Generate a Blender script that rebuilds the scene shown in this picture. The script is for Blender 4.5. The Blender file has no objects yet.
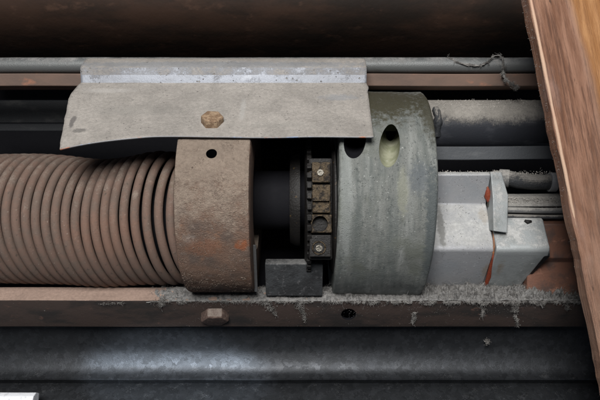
import bpy, bmesh, math, random
from mathutils import Vector, Matrix, noise
random.seed(7)
S = bpy.context.scene
COL = S.collection
PI = math.pi
PITCH = math.radians(30); D = 0.62; F = 620.0
cp, sp = math.cos(PITCH), math.sin(PITCH)
UP = Vector((0, sp, cp)); BK = Vector((0, -cp, sp)); RT = Vector((1, 0, 0))

def uw(x, u, w):                # x right, u up and w out from a plane that faces the inspection opening
    return RT*x + UP*u + BK*w
def at(px, py, w):              # a photo pixel at depth w -> point
    k = (D - w)/F
    return uw((px-300)*k, (200-py)*k, w)
def yz(py, w):
    p = at(300, py, w); return (p.y, p.z)

# ------------------------------------------------------------------ materials
def ramp(nt, stops):
    r = nt.nodes.new('ShaderNodeValToRGB'); e = r.color_ramp.elements
    while len(e) < len(stops): e.new(0.5)
    for i, (p, c) in enumerate(stops):
        e[i].position = p; e[i].color = (*c, 1) if not isinstance(c, (int, float)) else (c, c, c, 1)
    return r
def mth(nt, op, a, b=None, c=None, clamp=False):
    m = nt.nodes.new('ShaderNodeMath'); m.operation = op; m.use_clamp = clamp
    for i, v in enumerate((a, b, c)):
        if v is None: continue
        if isinstance(v, (int, float)): m.inputs[i].default_value = v
        else: nt.links.new(v, m.inputs[i])
    return m.outputs[0]
def mixc(nt, f, a, b):
    m = nt.nodes.new('ShaderNodeMix'); m.data_type = 'RGBA'
    for s, v in ((m.inputs[0], f), (m.inputs[6], a), (m.inputs[7], b)):
        if isinstance(v, (int, float)): s.default_value = v
        elif isinstance(v, tuple): s.default_value = (*v, 1)
        else: nt.links.new(v, s)
    return m.outputs[2]
def nz(nt, vec, scale, detail=6, rough=.6, stretch=None, off=0):
    if stretch or off:
        mp = nt.nodes.new('ShaderNodeMapping'); mp.inputs['Scale'].default_value = stretch or (1, 1, 1)
        mp.inputs['Location'].default_value = (off, off*1.7, off*.6)
        nt.links.new(vec, mp.inputs[0]); vec = mp.outputs[0]
    n = nt.nodes.new('ShaderNodeTexNoise'); n.inputs['Scale'].default_value = scale
    n.inputs['Detail'].default_value = detail; n.inputs['Roughness'].default_value = rough
    nt.links.new(vec, n.inputs['Vector']); return n.outputs['Fac']
def step(nt, v, a, b):
    m = nt.nodes.new('ShaderNodeMapRange'); m.interpolation_type = 'SMOOTHSTEP'
    m.inputs['From Min'].default_value = a; m.inputs['From Max'].default_value = b
    nt.links.new(v, m.inputs['Value']); return m.outputs[0]

def mat(name, base, patches=(), dust=None, metallic=0., rough=.7, bumps=((900, .0003),), spots=(), coord='pos', spec=.4, pits=None, dustbump=.0004, marks=()):
    """base colour; patches: (colour, scale, lo, hi, stretch); dust: (colour, lo, hi, need_up); spots: (centre, radii, colour, strength)"""
    m = bpy.data.materials.new(name); m.use_nodes = True; nt = m.node_tree
    b = nt.nodes['Principled BSDF']
    if coord == 'pos':
        g = nt.nodes.new('ShaderNodeNewGeometry'); vec = g.outputs['Position']
    else:
        t = nt.nodes.new('ShaderNodeTexCoord'); vec = t.outputs['Object']
    col = base; off = 3.1
    for (c, sc, lo, hi, st) in patches:
        off += 1.37
        col = mixc(nt, step(nt, nz(nt, vec, sc, stretch=st, off=off), lo, hi), col, c)
    metal = metallic
    height = None
    for i, (sc, dist) in enumerate(bumps):
        h = mth(nt, 'MULTIPLY', nz(nt, vec, sc, 5, .65, off=9.1+i), dist)
        height = h if height is None else mth(nt, 'ADD', height, h)
    def stain_or_shade(col, c, r, cc, k):
        sb = nt.nodes.new('ShaderNodeVectorMath'); sb.operation = 'SUBTRACT'; nt.links.new(vec, sb.inputs[0]); sb.inputs[1].default_value = c
        dv = nt.nodes.new('ShaderNodeVectorMath'); dv.operation = 'DIVIDE'; nt.links.new(sb.outputs[0], dv.inputs[0]); dv.inputs[1].default_value = r
        ln = nt.nodes.new('ShaderNodeVectorMath'); ln.operation = 'LENGTH'; nt.links.new(dv.outputs[0], ln.inputs[0])
        d = mth(nt, 'ADD', ln.outputs['Value'], mth(nt, 'MULTIPLY', mth(nt, 'SUBTRACT', nz(nt, vec, 220, 6, .7), .5), 1.8))
        f = mth(nt, 'SUBTRACT', 1.0, step(nt, d, .55, 1.15), clamp=True)
        return mixc(nt, mth(nt, 'MULTIPLY', f, k), col, cc)
    for q in spots: col = stain_or_shade(col, *q)
    if dust:
        dc, lo, hi, need = dust
        g2 = nt.nodes.new('ShaderNodeNewGeometry'); sx = nt.nodes.new('ShaderNodeSeparateXYZ'); nt.links.new(g2.outputs['True Normal'], sx.inputs[0])
        n1 = nz(nt, vec, 60, 8, .7, off=21); n2 = nz(nt, vec, 700, 4, .7, off=5)
        v = mth(nt, 'ADD', mth(nt, 'MULTIPLY', n1, .7), mth(nt, 'MULTIPLY', n2, .3))
        v = mth(nt, 'ADD', v, mth(nt, 'MULTIPLY', mth(nt, 'SUBTRACT', sx.outputs['Z'], .5), need))
        df = step(nt, v, lo, hi)
        big = step(nt, nz(nt, vec, 22, 8, .68, (.6, 1, 1), off=13), .36, .68)
        dcol = mixc(nt, step(nt, nz(nt, vec, 350, 5, .7, off=2), .3, .7), tuple(x*.80 for x in dc), tuple(min(1, x*1.1) for x in dc))
        dcol = mixc(nt, mth(nt, 'MULTIPLY', big, .36), dcol, tuple(x*.62 for x in dc))
        col = mixc(nt, df, col, dcol)
        dh = mth(nt, 'MULTIPLY', mth(nt, 'MULTIPLY', mth(nt, 'MULTIPLY', nz(nt, vec, 1100, 6, .8, off=7), df), mth(nt, 'ADD', .72, mth(nt, 'MULTIPLY', step(nt, nz(nt, vec, 40, 5, .6, off=17), .35, .7), .35))), dustbump*2)
        for q in marks: col = stain_or_shade(col, *q)
        height = dh if height is None else mth(nt, 'ADD', height, dh)
        metal = mth(nt, 'MULTIPLY', mth(nt, 'SUBTRACT', 1.0, df), metallic)
        rr = mth(nt, 'ADD', rough, mth(nt, 'MULTIPLY', df, .95-rough))
        nt.links.new(rr, b.inputs['Roughness'])
    else:
        rr = mth(nt, 'ADD', rough-.08, mth(nt, 'MULTIPLY', nz(nt, vec, 150, 5, off=1), .16), clamp=True)
        nt.links.new(rr, b.inputs['Roughness'])
    if pits:
        sc, thr, pc, depth = pits
        vo = nt.nodes.new('ShaderNodeTexVoronoi'); vo.inputs['Scale'].default_value = sc; nt.links.new(vec, vo.inputs['Vector'])
        pm = mth(nt, 'MULTIPLY', mth(nt, 'SUBTRACT', 1.0, step(nt, vo.outputs['Distance'], thr*.5, thr), clamp=True), step(nt, nz(nt, vec, 90, 5, off=4), .48, .6))
        col = mixc(nt, pm, col, pc)
        height = mth(nt, 'SUBTRACT', height, mth(nt, 'MULTIPLY', pm, depth))
    if isinstance(col, tuple): b.inputs['Base Color'].default_value = (*col, 1)
    else: nt.links.new(col, b.inputs['Base Color'])
    if isinstance(metal, (int, float)): b.inputs['Metallic'].default_value = metal
    else: nt.links.new(metal, b.inputs['Metallic'])
    b.inputs['Specular IOR Level'].default_value = spec
    if height is not None:
        bp = nt.nodes.new('ShaderNodeBump'); bp.inputs['Strength'].default_value = 1; bp.inputs['Distance'].default_value = 1
        nt.links.new(height, bp.inputs['Height']); nt.links.new(bp.outputs[0], b.inputs['Normal'])
    return m

def spot(px, py, w, rx, ry, c, k=1., deep=.03):   # a stain of its own shape on a thing, or shade put into its colour
    return (tuple(at(px, py, w)), (rx, ry+deep*.4, ry+deep*.4), c, k)

DUST = (.36, .325, .29)
GDUST = (.30, .29, .28)
M = {}
M['black'] = mat('black_steel_or_shade', (.006, .006, .008), rough=.8, spec=.15)  # real black parts; also painted shade on hole walls and the back panel
M['sheet'] = mat('brown_sheet', (.030, .016, .0105), patches=(((.012, .008, .006), 9, .4, .65, (1, 3, 3)), ((.05, .027, .018), 40, .56, .75, (1, 2, 2))), rough=.75, bumps=((60, .0006),), spec=.2)
M['darkbeam'] = mat('dark_beam_paint', (.010, .011, .013), patches=(((.03, .03, .03), 80, .55, .75, (.4, 1, 1)),), rough=.6, spec=.25)
M['pipe'] = mat('grey_conduit', (.13, .135, .135), patches=(((.08, .077, .072), 40, .5, .75, (.3, 1, 1)),), dust=(GDUST, .5, .8, .25), metallic=.3, rough=.45)
M['bar'] = mat('brown_primer_bar', (.16, .105, .082), patches=(((.12, .085, .07), 25, .42, .62, (.4, 1, 1)), ((.30, .14, .09), 50, .6, .75, (.6, 1, 1))), rough=.75, bumps=((400, .0002),), spec=.3)
def pspot(px, py, rx, ry, c, k):
    t = max(0, (py-83)/57); w = .0012+.0671*t**.9 if py > 83 else .002
    return spot(px, py, w, rx, ry, c, k, 0)[:1]+((rx, ry, ry),)+(c, k)
M['plate'] = mat('galvanised_plate_dusty', (.27, .285, .32), patches=(((.23, .24, .265), 45, .42, .62, (.5, 1, 1)), ((.33, .345, .38), 120, .60, .72, (.35, 1, 1))),
                 dust=((.50, .46, .42), .48, .80, .92), metallic=.35, rough=.5, bumps=((250, .0003), (1100, .0003)), pits=(210, .20, (.36, .335, .31), .0012), dustbump=.0011,
                 marks=(pspot(215, 63, .19, .0075, (.30, .31, .33), .75), pspot(150, 86, .10, .0016, (.44, .46, .50), .35), pspot(330, 86, .06, .0014, (.42, .44, .48), .3), pspot(160, 70.5, .11, .0012, (.46, .49, .54), .35), pspot(320, 71, .07, .0010, (.44, .46, .50), .3),
                        pspot(73, 122, .003, .010, (.14, .13, .125), .8), pspot(79, 131, .008, .0035, (.17, .16, .15), .75), pspot(297, 111, .007, .0025, (.16, .155, .15), .8), pspot(262, 118, .004, .0015, (.2, .19, .18), .8),
                        pspot(340, 99, .024, .006, (.33, .34, .36), .6), pspot(110, 92, .03, .005, (.58, .55, .52), .5), pspot(243, 112, .003, .02, (.56, .54, .51), .6), pspot(140, 112, .045, .010, (.33, .31, .285), .45), pspot(285, 128, .05, .006, (.36, .34, .31), .45),
                        pspot(192, 139.5, .030, .0022, (.55, .58, .66), .8), pspot(184, 138.5, .012, .0016, (.50, .22, .13), .8), pspot(240, 139.5, .014, .0014, (.46, .24, .16), .7), pspot(300, 140, .04, .0012, (.55, .58, .66), .6)))
M['edge'] = mat('worn_sheet_edge', (.32, .32, .33), patches=(((.50, .20, .12), 30, .54, .60, (1, 1, 1)), ((.30, .38, .55), 42, .60, .66, (1, 1, 1))), rough=.5, metallic=.2)
M['spring'] = mat('rusty_spring_steel', (.165, .108, .085), patches=(((.145, .105, .085), 90, .42, .62, None), ((.23, .125, .09), 160, .62, .76, (3, 1, 1)), ((.09, .07, .056), 260, .60, .72, None), ((.30, .24, .20), 420, .64, .74, None)),
                  dust=((.29, .235, .195), .52, .72, .16), rough=.75, bumps=((1600, .0006), (500, .0005)), spec=.35, metallic=.1,
                  spots=(spot(100, 240, .05, .05, .02, (.24, .13, .09), .35), spot(168, 160, .05, .025, .02, (.12, .11, .07), .6)))  # reddish patch, then olive tone with the cover plate's shadow painted in
M['collar'] = mat('rusty_collar', (.225, .145, .108), patches=(((.15, .112, .094), 45, .42, .68, None), ((.30, .25, .215), 240, .60, .75, None), ((.26, .15, .10), 70, .60, .72, None)),
                  dust=((.42, .335, .27), .34, .60, .42), rough=.9, bumps=((260, .0008), (800, .0022), (2000, .0012)), spec=.15, dustbump=.0009,
                  spots=(spot(243, 243, .07, .008, .005, (.36, .115, .045), .75, .004), spot(206, 246, .07, .020, .008, (.27, .13, .08), .6, .004), spot(190, 236, .07, .010, .006, (.40, .36, .33), .5, .004),
                         spot(230, 165, .06, .017, .02, (.36, .30, .265), .6, .01)))
M['ring'] = mat('corroded_zinc_ring', (.200, .208, .195), patches=(((.145, .158, .150), 55, .40, .62, (2.0, .33, .33)), ((.29, .30, .285), 45, .46, .72, (2.2, .3, .3)), ((.115, .125, .12), 230, .54, .70, (1.2, .7, .7)), ((.42, .43, .41), 420, .62, .70, None), ((.155, .165, .145), 30, .54, .68, None)),
                dust=((.35, .345, .325), .62, .76, .10), metallic=.2, rough=.5, bumps=((500, .0005), (1500, .0009), (120, .0005)), spec=.4, pits=(520, .22, (.10, .105, .10), .0006),
                spots=(spot(375, 110, .01, .065, .040, (.058, .052, .030), .95, .0), spot(428, 118, .02, .014, .050, (.06, .055, .035), .85, .0), spot(388, 156, .045, .050, .0045, (.36, .41, .47), .65, .0), spot(428, 158, .045, .011, .006, (.55, .59, .64), .75, .0),
                       spot(368, 152, .045, .018, .004, (.48, .51, .55), .6, .0), spot(402, 192, .062, .006, .024, (.38, .38, .28), .35, .0), spot(346, 200, .06, .006, .07, (.33, .35, .34), .5, .0),
                       spot(356, 235, .06, .006, .035, (.11, .125, .12), .55, .0), spot(418, 180, .058, .013, .018, (.12, .135, .15), .7, .0), spot(430, 225, .052, .007, .07, (.085, .10, .105), .8, .0), spot(385, 276, .03, .03, .01, (.12, .13, .125), .5, .0)))
M['holein'] = mat('hole_wall', (.34, .34, .25), patches=(((.22, .23, .15), 60, .4, .6, None), ((.46, .47, .42), 300, .6, .72, None)), rough=.6)
M['alu'] = mat('cast_aluminium', (.34, .345, .36), patches=(((.31, .325, .345), 35, .42, .65, None), ((.5, .51, .53), 260, .6, .72, None)),
               dust=((.50, .50, .49), .46, .78, .46), metallic=.3, rough=.5, bumps=((1300, .00025), (300, .0002)), pits=(520, .24, (.14, .14, .14), .0004),
               marks=(spot(486, 268, -.002, .006, .012, (.27, .22, .16), .55, 0), spot(484, 215, .004, .006, .01, (.33, .29, .24), .5, 0), spot(444, 250, .02, .03, .0016, (.2, .2, .2), .5, 0), spot(441, 225, .01, .004, .03, (.16, .16, .15), .7, 0), spot(455, 289, -.02, .03, .004, (.2, .19, .17), .7, 0)))
M['alud'] = mat('cast_aluminium_worn', (.33, .35, .355), patches=(((.24, .26, .26), 40, .45, .65, None), ((.45, .46, .47), 260, .62, .72, None)),
               marks=(spot(498, 262, 0, .005, .014, (.25, .20, .14), .6, 0), spot(520, 289, -.02, .02, .004, (.18, .17, .155), .7, 0), spot(504, 235, .02, .008, .003, (.2, .2, .19), .6, 0), spot(543, 246, .02, .004, .004, (.2, .2, .19), .5, 0)), dust=((.5, .5, .49), .58, .72, .42), metallic=.3, rough=.5, bumps=((1300, .00025), (300, .0002)))
M['seal'] = mat('red_sealant', (.22, .045, .020), patches=(((.22, .03, .015), 300, .5, .7, None),), rough=.5, bumps=((600, .0010),), spec=.4)
M['seam'] = mat('rusty_seam', (.20, .10, .055), patches=(((.38, .13, .05), 200, .5, .65, None),), rough=.7)
M['motor'] = mat('black_motor_tube', (.022, .024, .030), patches=(((.045, .047, .055), 60, .5, .7, (.5, 1, 1)),), dust=((.50, .465, .42), .42, .74, .75), rough=.45, bumps=((600, .0002),), dustbump=.0016)
M['flat'] = mat('dark_flat_bar', (.060, .065, .072), patches=(((.10, .105, .11), 50, .5, .7, (.4, 1, 1)),), dust=((.22, .21, .2), .6, .8, .2), rough=.55, bumps=((500, .0003),))
M['hose'] = mat('dusty_rubber_hose', (.030, .032, .036), dust=((.34, .32, .295), .45, .66, .35), rough=.6, bumps=((350, .0012),), dustbump=.001)
M['grit'] = mat('tan_grit', (.26, .235, .21), patches=(((.16, .145, .13), 120, .5, .6, None),), rough=.95, spec=.1)
M['machlint'] = mat('pale_lint', (.40, .375, .345), rough=.95, spec=.1)
M['rod'] = mat('dusty_steel_rod', (.16, .16, .16), dust=((.40, .385, .36), .44, .62, .35), rough=.5, metallic=.3, bumps=((500, .0006),), dustbump=.0008)
M['bracket'] = mat('brown_bracket', (.16, .075, .05), patches=(((.09, .055, .045), 60, .45, .65, None), ((.32, .15, .10), 120, .6, .72, None)), rough=.6, bumps=((500, .0003),))
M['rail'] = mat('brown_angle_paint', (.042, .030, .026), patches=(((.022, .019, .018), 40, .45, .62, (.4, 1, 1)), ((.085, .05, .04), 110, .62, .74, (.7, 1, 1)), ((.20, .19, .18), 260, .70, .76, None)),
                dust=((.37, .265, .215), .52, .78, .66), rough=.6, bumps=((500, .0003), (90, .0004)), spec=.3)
M['railbolt'] = mat('rusty_bolt', (.085, .055, .045), patches=(((.15, .105, .085), 300, .5, .65, None),), dust=((.22, .18, .155), .54, .72, .5), rough=.75, bumps=((900, .0006),))
M['bolt'] = mat('tan_bolt', (.19, .12, .072), patches=(((.34, .24, .155), 260, .42, .62, None), ((.10, .065, .045), 400, .6, .7, None)), rough=.65, bumps=((700, .0012),))
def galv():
    m = mat('galvanised_channel', (.025, .027, .030), rough=.40, metallic=.7, bumps=((200, .00015), (900, .0001)), dust=((.06, .058, .055), .66, .84, .25))  # dark base colour stands in for the shadow lying on this channel
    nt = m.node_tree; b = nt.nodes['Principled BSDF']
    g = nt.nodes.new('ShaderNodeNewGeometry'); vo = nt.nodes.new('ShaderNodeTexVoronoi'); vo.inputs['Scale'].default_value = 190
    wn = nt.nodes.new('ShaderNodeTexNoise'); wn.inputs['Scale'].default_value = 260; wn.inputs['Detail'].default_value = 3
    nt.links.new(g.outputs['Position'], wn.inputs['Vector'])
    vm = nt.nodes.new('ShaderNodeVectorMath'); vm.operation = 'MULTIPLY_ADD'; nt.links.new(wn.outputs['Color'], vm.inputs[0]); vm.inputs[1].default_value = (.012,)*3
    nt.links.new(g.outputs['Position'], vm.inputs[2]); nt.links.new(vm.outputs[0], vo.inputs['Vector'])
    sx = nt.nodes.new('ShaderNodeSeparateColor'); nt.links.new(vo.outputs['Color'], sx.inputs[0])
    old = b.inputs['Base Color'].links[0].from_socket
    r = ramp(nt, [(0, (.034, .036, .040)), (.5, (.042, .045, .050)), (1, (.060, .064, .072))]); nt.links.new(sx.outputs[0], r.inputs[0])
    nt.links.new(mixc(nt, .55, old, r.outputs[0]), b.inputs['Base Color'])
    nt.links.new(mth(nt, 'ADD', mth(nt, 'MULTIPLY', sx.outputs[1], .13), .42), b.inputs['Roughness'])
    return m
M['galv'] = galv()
M['lint'] = mat('grey_lint', (.25, .24, .228), patches=(((.10, .095, .09), 130, .42, .58, None), ((.42, .40, .38), 500, .6, .75, None)), rough=.95, bumps=((1500, .0003),), spec=.1)
M['lintdk'] = mat('dark_lint', (.20, .195, .19), patches=(((.09, .09, .09), 260, .45, .7, None),), rough=.95, bumps=((1500, .0003),), spec=.1)
M['brass'] = mat('dirty_brass', (.075, .055, .034), patches=(((.018, .014, .011), 200, .44, .6, None), ((.20, .12, .045), 300, .64, .74, None)), rough=.42, metallic=.6, bumps=((500, .0010),))
M['screw'] = mat('steel_screw', (.15, .14, .12), rough=.3, metallic=.9)
M['grease'] = mat('greasy_black_iron', (.010, .009, .0085), patches=(((.07, .045, .02), 240, .64, .72, None), ((.30, .30, .28), 500, .72, .78, None)), rough=.5, bumps=((500, .0007),), spec=.3)
M['block'] = mat('dark_grey_block', (.040, .043, .046), patches=(((.022, .023, .025), 60, .42, .6, None), ((.10, .10, .105), 200, .56, .72, None)), dust=((.17, .168, .165), .50, .72, .3), rough=.85, bumps=((500, .0009),))
M['white'] = mat('white_board', (.78, .80, .84), patches=(((.5, .52, .55), 200, .55, .7, None),), rough=.8, bumps=((400, .0006),))
def wood():
    m = bpy.data.materials.new('worn_stained_wood'); m.use_nodes = True; nt = m.node_tree; b = nt.nodes['Principled BSDF']
    t = nt.nodes.new('ShaderNodeTexCoord'); vec = t.outputs['Object']
    g1 = nz(nt, vec, 90, 7, .65, (1.6, 1.6, .17)); g2 = nz(nt, vec, 520, 8, .75, (1, 1, .045), 3); g3 = nz(nt, vec, 26, 6, .6, (1, 1, .5), 6)
    br = mixc(nt, step(nt, g1, .36, .64), (.18, .088, .055), (.31, .170, .115))
    br = mixc(nt, mth(nt, 'MULTIPLY', step(nt, g2, .48, .60), .7), br, (.095, .05, .036))
    br = mixc(nt, mth(nt, 'MULTIPLY', step(nt, g3, .50, .68), .5), br, (.30, .20, .17))
    sz = nt.nodes.new('ShaderNodeSeparateXYZ'); nt.links.new(vec, sz.inputs[0])
    wn = step(nt, mth(nt, 'ADD', mth(nt, 'MULTIPLY', sz.outputs['Z'], -3.2), mth(nt, 'MULTIPLY', mth(nt, 'SUBTRACT', nz(nt, vec, 18, 7, .7, (1, 1, .4), 8), .5), 2.2)), -.1, .8)
    br = mixc(nt, mth(nt, 'MULTIPLY', wn, .55), br, (.37, .26, .20))
    br = mixc(nt, step(nt, nz(nt, vec, 150, 6, .7, (1, 1, .35), 15), .62, .70), br, (.07, .042, .032))
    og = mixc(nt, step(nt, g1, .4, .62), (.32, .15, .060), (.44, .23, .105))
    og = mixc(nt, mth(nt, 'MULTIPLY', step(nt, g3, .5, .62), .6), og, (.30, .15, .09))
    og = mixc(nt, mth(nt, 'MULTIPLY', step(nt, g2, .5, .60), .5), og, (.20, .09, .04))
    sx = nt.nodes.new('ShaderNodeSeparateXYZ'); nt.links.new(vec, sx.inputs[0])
    # boundary of the orange area across the face; it runs out of the beam further down
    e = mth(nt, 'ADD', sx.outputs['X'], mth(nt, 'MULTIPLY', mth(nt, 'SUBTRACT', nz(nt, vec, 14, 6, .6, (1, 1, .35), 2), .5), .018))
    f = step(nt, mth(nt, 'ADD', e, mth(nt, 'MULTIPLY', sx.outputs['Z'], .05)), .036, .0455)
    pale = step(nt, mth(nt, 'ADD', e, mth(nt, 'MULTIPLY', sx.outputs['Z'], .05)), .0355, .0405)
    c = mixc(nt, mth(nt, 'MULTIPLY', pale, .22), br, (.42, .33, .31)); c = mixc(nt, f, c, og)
    nt.links.new(c, b.inputs['Base Color']); b.inputs['Roughness'].default_value = .85; b.inputs['Specular IOR Level'].default_value = .15
    h = mth(nt, 'ADD', mth(nt, 'MULTIPLY', g1, .0010), mth(nt, 'ADD', mth(nt, 'MULTIPLY', g2, .0016), mth(nt, 'MULTIPLY', nz(nt, vec, 1100, 4, .7), .0004)))
    bp = nt.nodes.new('ShaderNodeBump'); bp.inputs['Distance'].default_value = 1; nt.links.new(h, bp.inputs['Height']); nt.links.new(bp.outputs[0], b.inputs['Normal'])
    return m
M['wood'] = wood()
M['barewood'] = mat('bare_wood_arris', (.46, .31, .22), patches=(((.45, .28, .20), 200, .5, .65, (1, .3, .3)),), rough=.7, bumps=((700, .0003),))

# ------------------------------------------------------------------ object helpers
def link(name, bm, m, parent=None, smooth=None, bevel=None, keep=False):
    me = bpy.data.meshes.new(name)
    if isinstance(bm, bmesh.types.BMesh):
        bmesh.ops.recalc_face_normals(bm, faces=bm.faces[:]) if not keep else None
        bm.to_mesh(me); bm.free()
    else: me.from_pydata(bm[0], [], bm[1]); me.update()
    vs = [v.co for v in me.vertices]
    lo = Vector([min(v[i] for v in vs) for i in range(3)]); hi = Vector([max(v[i] for v in vs) for i in range(3)])
    if parent is None: c = Vector(((lo.x+hi.x)/2, (lo.y+hi.y)/2, lo.z))
    else: c = Vector(parent['wp'])
    me.transform(Matrix.Translation(-c))
    for mm in (m if isinstance(m, (list, tuple)) else [m]): me.materials.append(mm)
    o = bpy.data.objects.new(name, me); COL.objects.link(o)
    if parent is None: o.location = c
    else: o.parent = parent
    o['wp'] = tuple(c)
    if smooth is not None:
        for p in me.polygons: p.use_smooth = True
        if smooth < 180:
            me.set_sharp_from_angle(angle=math.radians(smooth))
    if bevel:
        b = o.modifiers.new('bevel', 'BEVEL'); b.width = bevel; b.segments = 3; b.limit_method = 'ANGLE'; b.angle_limit = math.radians(28)
        for p in me.polygons: p.use_smooth = True
        me.set_sharp_from_angle(angle=math.radians(60))
    return o
def empty(name, loc):
    o = bpy.data.objects.new(name, None); COL.objects.link(o); o.location = loc; o['wp'] = tuple(loc); o.empty_display_size = .02; return o
def tag(o, label=None, cat=None, group=None, kind=None):
    if label: o['label'] = label
    if cat: o['category'] = cat
    if group: o['group'] = group
    if kind: o['kind'] = kind
    return o
def prism(prof, x0, x1, n=1, wob=0., seed=0, tilt=0.):
    """closed (y,z) outline swept along x in n steps; wob = old-metal waviness"""
    bm = bmesh.new(); rings = []
    for i in range(n+1):
        x = x0+(x1-x0)*i/n; r = []
        for (y, z) in prof:
            dy = wob*noise.noise(Vector((x*9, seed, 1))); dz = wob*noise.noise(Vector((x*9, seed, 5)))
            r.append(bm.verts.new((x, y+dy, z+dz)))
        rings.append(r)
    k = len(prof)
    for a, b in zip(rings, rings[1:]):
        for j in range(k): bm.faces.new((a[j], a[(j+1) % k], b[(j+1) % k], b[j]))
    bm.faces.new(rings[0]); bm.faces.new(rings[-1][::-1])
    return bm
def cyl(p0, p1, r0, r1=None, seg=48, caps=True, bm=None):
    bm = bm or bmesh.new(); r1 = r0 if r1 is None else r1
    p0, p1 = Vector(p0), Vector(p1); d = (p1-p0).normalized()
    a = d.orthogonal().normalized(); b = d.cross(a); R = []
    for p, r in ((p0, r0), (p1, r1)):
        R.append([bm.verts.new(p+(a*math.cos(2*PI*i/seg)+b*math.sin(2*PI*i/seg))*r) for i in range(seg)])
    for i in range(seg): bm.faces.new((R[0][i], R[0][(i+1) % seg], R[1][(i+1) % seg], R[1][i]))
    if caps: bm.faces.new(R[0]); bm.faces.new(R[1][::-1])
    return bm
def lathe(axis_u, axis_w, pts, seg=128, tilt=None):
    """(x, r) outline turned round an x-parallel axis"""
    bm = bmesh.new(); R = []
    for (x, r) in pts:
        R.append([bm.verts.new(uw(x, axis_u+r*math.sin(2*PI*i/seg), axis_w+r*math.cos(2*PI*i/seg))) for i in range(seg)])
    R.append(R[0])
    for a, b in zip(R, R[1:]):
        for i in range(seg): bm.faces.new((a[i], a[(i+1) % seg], b[(i+1) % seg], b[i]))
    return bm
def tube(pts, r, seg=8, bm=None, rf=None):
    bm = bm or bmesh.new(); prev = None; up = Vector((0, 0, 1)); n = len(pts)
    ref = None; first = None
    for i, p in enumerate(pts):
        d = (pts[min(i+1, n-1)]-pts[max(i-1, 0)]).normalized()
        if ref is None: ref = d.orthogonal().normalized()
        ref = (ref-d*ref.dot(d)); ref = ref.normalized() if ref.length > 1e-6 else d.orthogonal().normalized()
        b = d.cross(ref); rr = r*(rf(i/(n-1)) if rf else 1)
        ring = [bm.verts.new(p+(ref*math.cos(2*PI*k/seg)+b*math.sin(2*PI*k/seg))*rr) for k in range(seg)]
        if prev:
            for k in range(seg): bm.faces.new((prev[k], prev[(k+1) % seg], ring[(k+1) % seg], ring[k]))
        else: first = ring
        prev = ring
    bm.faces.new(first[::-1]); bm.faces.new(prev)
    return bm
def box(c, hx, hu, hw, bm=None, ax=None):
    bm = bm or bmesh.new(); A, B, C = ax or (RT, UP, BK)
    v = [bm.verts.new(Vector(c)+A*hx*i+B*hu*j+C*hw*k) for i in (-1, 1) for j in (-1, 1) for k in (-1, 1)]
    for f in ((0, 1, 3, 2), (4, 6, 7, 5), (0, 4, 5, 1), (2, 3, 7, 6), (0, 2, 6, 4), (1, 5, 7, 3)): bm.faces.new([v[i] for i in f])
    return bm
def hexbolt(c, axis, spin, rad, h, bm=None):
    bm = bm or bmesh.new(); axis = axis.normalized()
    a = axis.orthogonal().normalized(); a = Matrix.Rotation(spin, 3, axis) @ a; b = axis.cross(a)
    def rg(t, r): return [bm.verts.new(Vector(c)+axis*t+(a*math.cos(PI/3*i)+b*math.sin(PI/3*i))*r) for i in range(6)]
    r0, r1, r2 = rg(-.002, rad), rg(h*.88, rad), rg(h, rad*.90)
    for p, q in ((r0, r1), (r1, r2)):
        for i in range(6): bm.faces.new((p[i], p[(i+1) % 6], q[(i+1) % 6], q[i]))
    bm.faces.new(r2); bm.faces.new(r0[::-1]); return bm
def cut(o, cutter_bm, mslot=None):
    """boolean hole, baked into the mesh"""
    me = bpy.data.meshes.new('c'); bmesh.ops.recalc_face_normals(cutter_bm, faces=cutter_bm.faces[:]); cutter_bm.to_mesh(me); cutter_bm.free()
    if mslot:
        me.materials.append(mslot)
    c = bpy.data.objects.new('cutter', me); COL.objects.link(c)
    md = o.modifiers.new('hole', 'BOOLEAN'); md.operation = 'DIFFERENCE'; md.object = c; md.solver = 'EXACT'
    if mslot: md.material_mode = 'TRANSFER'
    bpy.context.view_layer.update()
    dg = bpy.context.evaluated_depsgraph_get(); new = bpy.data.meshes.new_from_object(o.evaluated_get(dg))
    o.modifiers.clear(); o.data = new; bpy.data.objects.remove(c)

# ------------------------------------------------------------------ setting: housing back, near-black colour stands in for the unlit interior
b = prism([yz(-60, -.30), yz(460, -.30), yz(470, -.32), yz(-70, -.32)], -.55, .60)
tag(link('housing_back', b, M['black']), kind='structure')
# brown curtain sheet above, slightly curved
N = 14; pr = []
for i in range(N+1):
    t = i/N; py = -60+t*127; pr.append(yz(py, -.045-.05*(2*t-1)**2 - .06*t**3))
pr2 = [(y+.004, z-.003) for (y, z) in pr[::-1]]
tag(link('brown_sheet', prism(pr+pr2, -.42, .46, 30, .002, 3), M['sheet'], smooth=40), 'dark brown steel sheet along the top behind the grey conduit', 'sheet')

# horizontal dark channel in the void at left
o = empty('dark_crossbeam', at(60, 125, -.13))
tag(o, 'near-black steel channel in the void between rusty spring and upper brown bar', 'beam')
link('web', prism([yz(100, -.125), yz(123, -.125), yz(123, -.15), yz(100, -.15)], -.40, .02), M['darkbeam'], o, bevel=.001)
link('lip', prism([yz(123.4, -.115), yz(131, -.112), yz(131, -.15), yz(123.4, -.15)], -.40, .02), M['darkbeam'], o, bevel=.001)

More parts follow.
